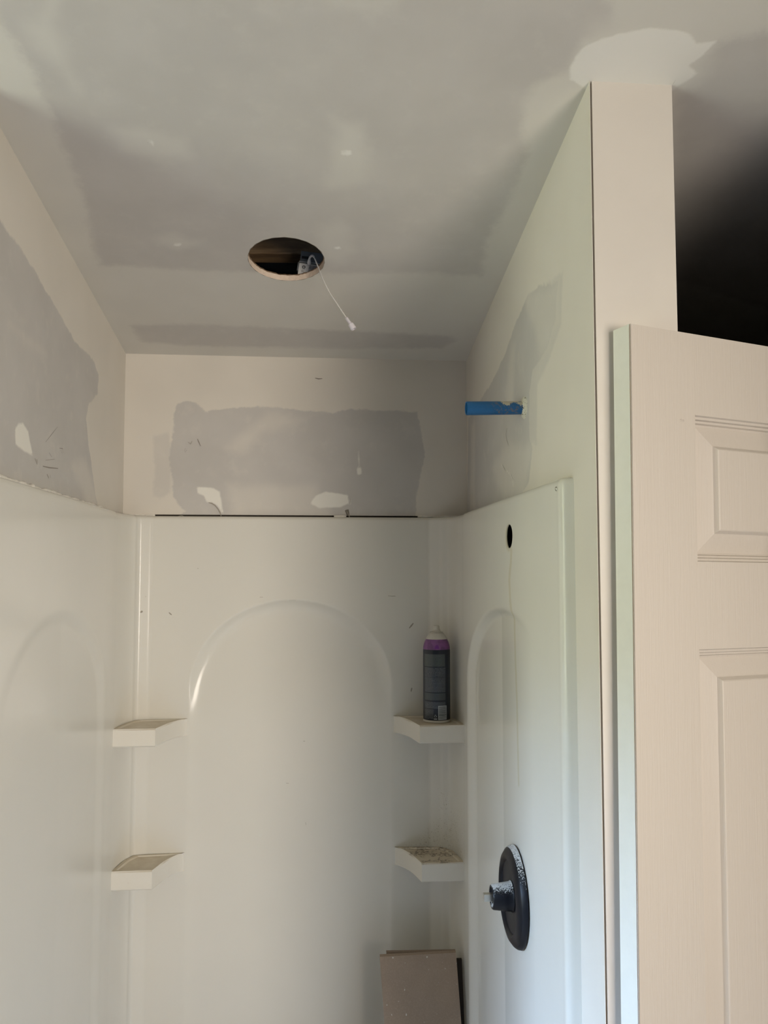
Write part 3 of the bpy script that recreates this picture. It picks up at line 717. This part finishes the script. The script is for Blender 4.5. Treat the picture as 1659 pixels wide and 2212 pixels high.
CR = .0318
can = empty('spray_can', (.2785, 1.8985, 1.3785), 'tall aerosol can with purple shoulder and dark navy text label on the upper right shelf', 'spray can')
lathe('can_base', [(0, .003), (.026, .003), (.029, 0), (.0312, .0008), (.0320, .003), (CR-.0002, .0065)], M_white, can, 64)
lathe('label', [(CR-.0002, .0060), (CR, .0065), (CR, .1655), (CR-.0004, .1675)], M_can, can, 64)
lathe('purple_shoulder', [(CR-.0004, .1672), (.0312, .173), (.0298, .180), (.0275, .186), (.0248, .191)], M_purple, can, 64)
lathe('shoulder_cone', [(.0248, .191), (.0228, .1955), (.0195, .2005), (.0160, .2045), (.0150, .2055)], M_white, can, 64)
lathe('valve_cup', [(.0150, .2050), (.0158, .2056), (.0158, .2070), (.0145, .2080), (.0120, .2075), (.0105, .2070), (0, .2070)], M_tin, can, 48)
lathe('nozzle', [(.0120, .2070), (.0120, .2085), (.0095, .2100), (.0085, .2125), (.0078, .2145), (.0072, .2205), (.0064, .2220), (.0045, .2222), (.0042, .2214), (0, .2214)], M_white, can, 32)
# wrap small printed marks on the cylinder
def wrapmark(name, quads, mat, parent=can, r=CR+.0002):
    V = []; Fq = []
    for q in quads:
        n = 6; k0 = len(V)
        (a0, z0), (a1, z1), (a2, z2), (a3, z3) = q        # angles in radians, bl br tr tl
        for i in range(n+1):
            t = i/n
            for (aa, za, ab, zb) in ((a0, z0, a1, z1), (a3, z3, a2, z2)):
                a = aa+(ab-aa)*t; zz = za+(zb-za)*t; V.append((r*math.cos(a), r*math.sin(a), zz))
        for i in range(n): Fq.append((k0+2*i, k0+2*i+2, k0+2*i+3, k0+2*i+1))
    return mesh(name, V, Fq, mat, parent)
def rect(a0, a1, z0, z1): return ((a0, z0), (a1, z0), (a1, z1), (a0, z1))
bc = wrapmark('barcode', [rect(-1.61, -.93, .0080, .0400)], M_print)
zz = .0105; bars = []
while zz < .0370:
    w = random.choice((.0005, .0007, .0012)); bars.append(rect(-1.56, -.98, zz, zz+w)); zz += w+random.choice((.0006, .0009, .0013))
wrapmark('barcode_bars', bars, M_can if 0 else plain('bar_ink', (.05, .06, .08), .5), bc, CR+.0004)
rq = []
for k in range(3):                                    # three chasing arrows
    a = PI/2+k*2*PI/3
    def rp(ph, rr): return (-1.81+rr*math.cos(a+ph)/CR, .0165+rr*math.sin(a+ph))
    rq.append((rp(-.70, .0017), rp(-.1, .0017), rp(-.1, .0031), rp(-.70, .0031)))
    rq.append((rp(-.1, .0017), rp(.35, .0017), rp(.35, .0031), rp(-.1, .0031)))
    rq.append((rp(.35, .0012), rp(.85, .0024), rp(.85, .0025), rp(.35, .0037)))
rq.append(rect(-1.93, -1.69, .0090, .0112))
wrapmark('recycling_mark', rq, M_print)
V = [(0, 0, 0)]; 
dq = []
for i in range(8):
    z0 = .1700+i*.0012; hw = .16*math.sqrt(max(0, 1-(i/8)**2)); z1 = z0+.0012; hw1 = .16*math.sqrt(max(0, 1-((i+1)/8)**2))
    rr = float(np.interp(z0, [.1672, .173, .180], [CR-.0004, .0312, .0298])); rr1 = float(np.interp(z1, [.1672, .173, .180], [CR-.0004, .0312, .0298]))
    k0 = len(dq); dq.append((rr, z0, hw, rr1, z1, hw1))
V = []; Fq = []
for rr, z0, hw, rr1, z1, hw1 in dq:
    k0 = len(V)
    for i in range(7):
        t = i/6*2-1; V.append(((rr+.0003)*math.cos(-1.68+hw*t), (rr+.0003)*math.sin(-1.68+hw*t), z0)); V.append(((rr1+.0003)*math.cos(-1.68+hw1*t), (rr1+.0003)*math.sin(-1.68+hw1*t), z1))
    for i in range(6): Fq.append((k0+2*i, k0+2*i+2, k0+2*i+3, k0+2*i+1))
mesh('shoulder_dot', V, Fq, M_purple2, can)

# ================================================================== LEANING BOARDS
def board_mat(name, c, speck=.71):
    t = NT(name); n = t.noise(300, 5, .7); n2 = t.noise(7, 4); n3 = t.noise(120, 2, .5)
    b = t.mix(t.ramp(n2, .3, .7), c, tuple(k*.86 for k in c)); b = t.mix(t.ramp(n, .4, .7, 0, .25), b, tuple(k*1.4 for k in c))
    b = t.mix(t.ramp(n3, speck, speck+.025), b, (.62, .58, .52)); t.base(b); t.set(Roughness=.85); t.bump(n, .25, .0006); return t.m
M_b1 = board_mat('brown_board_paper', (.36, .275, .21)); M_b2 = board_mat('brown_board_back', (.28, .21, .16), .9); M_b3 = board_mat('dark_panel', (.035, .026, .022), .95)
def board(name, TL, TR, yb, h, th, mat, label, ytop, crook=0.0):
    """a board offcut: top edge from TL to TR, foot on the pan at yb, leaning back to ytop"""
    e_ = empty(name, (TL[0], yb, .10), label, 'board', group='board offcuts leaning in the shower corner')
    bm = bmesh.new(); dx = TR[0]-TL[0]
    nh = 24
    def P(s, t, d):       # s across, t up, d depth
        H0 = TL[1]-.10; H1 = TR[1]-.10; x = s*dx + crook*(t-1)*-.78 + .0012*math.sin(t*17+s*3)*(s < .5); z = t*(H0+(H1-H0)*s)
        y = (ytop-yb)*t+d; return (x, y, z)
    rows = []
    for j in range(nh+1):
        t = j/nh; rows.append([bm.verts.new(P(s, t, d)) for (s, d) in ((0, 0), (1, 0), (1, th), (0, th))])
    for a, b in zip(rows, rows[1:]):
        for i in range(4): k = (i+1) % 4; bm.faces.new((a[i], a[k], b[k], b[i]))
    bm.faces.new(rows[-1]); bm.faces.new(rows[0][::-1])
    o = from_bm('panel', bm, mat, e_); return e_
a = on_y(822, 2067, 1.846); b = on_y(985, 2058, 1.846)
board('board_offcut', (a[0], a[2]), (b[0], b[2]), 1.66, .77, .0125, M_b1, 'front brown board offcut with white specks leaning in the shower corner', 1.846, .04)
a = on_y(836, 2057, 1.885); b = on_y(1001, 2054, 1.885)
board('board_offcut', (a[0], a[2]), (.3180, b[2]), 1.72, .77, .0095, M_b2, 'brown board offcut mostly hidden behind the front one', 1.885, .02)
a = on_y(845, 2062, 1.915)
board('board_offcut', (.19, a[2]+.010), (.3280, a[2]+.008), 1.700, .77, .008, M_b3, 'dark panel filling the strip right of the front board', 1.861, .0)  # near-black panel fills the dark strip beside the front board

# ================================================================== LIGHT FITTING PARTS IN THE HOLE
M_dark = plain('black_steel_box', (.13, .135, .13), .5, .0, nscale=40, bump=.1)
M_blk = plain('knockout_black', (.006, .006, .006), .6)
M_lab = plain('white_sticker', (.62, .60, .55), .6, nscale=90, var=.04)
M_glab = plain('grey_printed_panel', (.36, .35, .33), .6, nscale=260, var=.25)
M_ink = plain('black_ink', (.03, .03, .03), .6)
M_cord = plain('white_cord_jacket', (.66, .64, .62), .4)
jb = empty('junction_box', (-.007, 1.613, 2.333), 'black metal driver box with a white sticker inside the ceiling hole', 'junction box', rz=math.radians(-4))
jb.rotation_euler = (math.radians(-6), math.radians(7), math.radians(-3))
box('box_body', -.040, .055, 0, .07, 0, .019, M_dark, jb, bevel=.001)
box('box_lid', -.037, .055, .004, .07, .0195, .046, M_dark, jb, bevel=.001)
box('lid_seam', -.038, .020, .0010, .004, .0205, .0216, plain('bare_metal_edge', (.6, .58, .52), .4, .5), jb)
bm = bmesh.new(); bx(bm, -.034, -.020, .0030, .0042, .0285, .0345, bevel=.0006); from_bm('knockout', bm, M_blk, jb)
lb = box('sticker', -.0365, .022, -.0006, .0002, -.008, .0165, M_lab, jb)
box('printed_panel', -.0165, .022, -.0009, -.0005, -.008, .0135, M_glab, lb)
def text(body, size, loc, mat, parent, rot=(PI/2, 0, 0), name='printed_text', sx=1):
    c = bpy.data.curves.new('t', 'FONT'); c.body = body; c.size = size; c.align_x = 'CENTER'; c.align_y = 'CENTER'; c.extrude = .00008
    o = bpy.data.objects.new('t', c); COL.objects.link(o); bpy.context.view_layer.update()
    me = bpy.data.meshes.new_from_object(o.evaluated_get(bpy.context.evaluated_depsgraph_get())); bpy.data.objects.remove(o)
    q = link(name, me, mat, parent); q.location = loc; q.rotation_euler = rot; q.scale = (sx, 1, 1); return q
lathe('certification_mark', [(.0022, 0), (.0036, 0), (.0036, .0002), (.0022, .0002)], M_ink, lb, 24, Matrix.Translation((-.0265, -.0008, .0085)) @ Matrix.Rotation(PI/2, 4, 'X'))
text('ETL', .0042, (-.0265, -.0009, .0085), M_ink, lb)
text('Intertek', .0019, (-.0265, -.0009, .0035), M_ink, lb)
text('FC', .0048, (-.0275, -.0009, -.0010), M_ink, lb)
# wood and debris in the roof space
def wood():
    t = NT('old_rafter_wood'); v = t.coord((3, 30, 30)); w = t.noise(1, 5, .65, v, 1.2); t.base(t.mix(t.ramp(w, .3, .7), (.30, .19, .09), (.14, .08, .04))); t.set(Roughness=.85); t.bump(w, .3, .001); return t.m
M_wood = wood()
rf_ = box('rafter', -.17, .17, -.019, .019, -.045, .045, M_wood, bevel=.002)
rf_.location = (-.125, 1.672, 2.425); rf_.rotation_euler = (math.radians(-10), math.radians(-8), math.radians(18))
rf_['label'] = 'rough brown rafter seen through the ceiling hole'; rf_['category'] = 'rafter'
# cord with its plug
cpts = [(-.0215, 1.6085, 2.3530), (-.0197, 1.592, 2.3560), (-.0125, 1.570, 2.3500), (-.0030, 1.556, 2.3230), (.004, 1.545, 2.3000), (.018, 1.541, 2.2700), (.036, 1.538, 2.2410), (.052, 1.535, 2.2160)]
cord = empty('power_cord', cpts[0], 'thin white power cord with a small connector hanging from the ceiling hole', 'cord')
O = Vector(cpts[0])
sp_ = [Vector(p)-O for p in spline(cpts, 10)]
# two twisted strands make the jacket ribbed
tube('cord_jacket', sp_, .0015, M_cord, cord, 10, rads=[.0021 if i < 22 else .00125+.00018*math.sin(i*2.2) for i in range(len(sp_))])
tube('grommet', [Vector((-.0215, 1.612, 2.3500))-O, Vector((-.0214, 1.6070, 2.3512))-O, Vector((-.0207, 1.599, 2.3555))-O], .004, M_cord, cord, 12, rads=[.0036, .0042, .0026])
d = (Vector(cpts[-1])-Vector(cpts[-2])).normalized(); p0 = Vector(cpts[-1])-O
MM = Matrix.Translation(p0-d*.001) @ d.to_track_quat('Z', 'Y').to_matrix().to_4x4()
lathe('connector', [(0, 0), (.0016, 0), (.0030, .0015), (.0032, .0120), (.0036, .0140), (.0038, .0150), (.0056, .0165), (.0058, .0270), (.0052, .0280), (.0036, .0280), (.0034, .0230), (0, .0230)], plain('lilac_white_plastic', (.66, .63, .68), .4), cord, 24, MM)
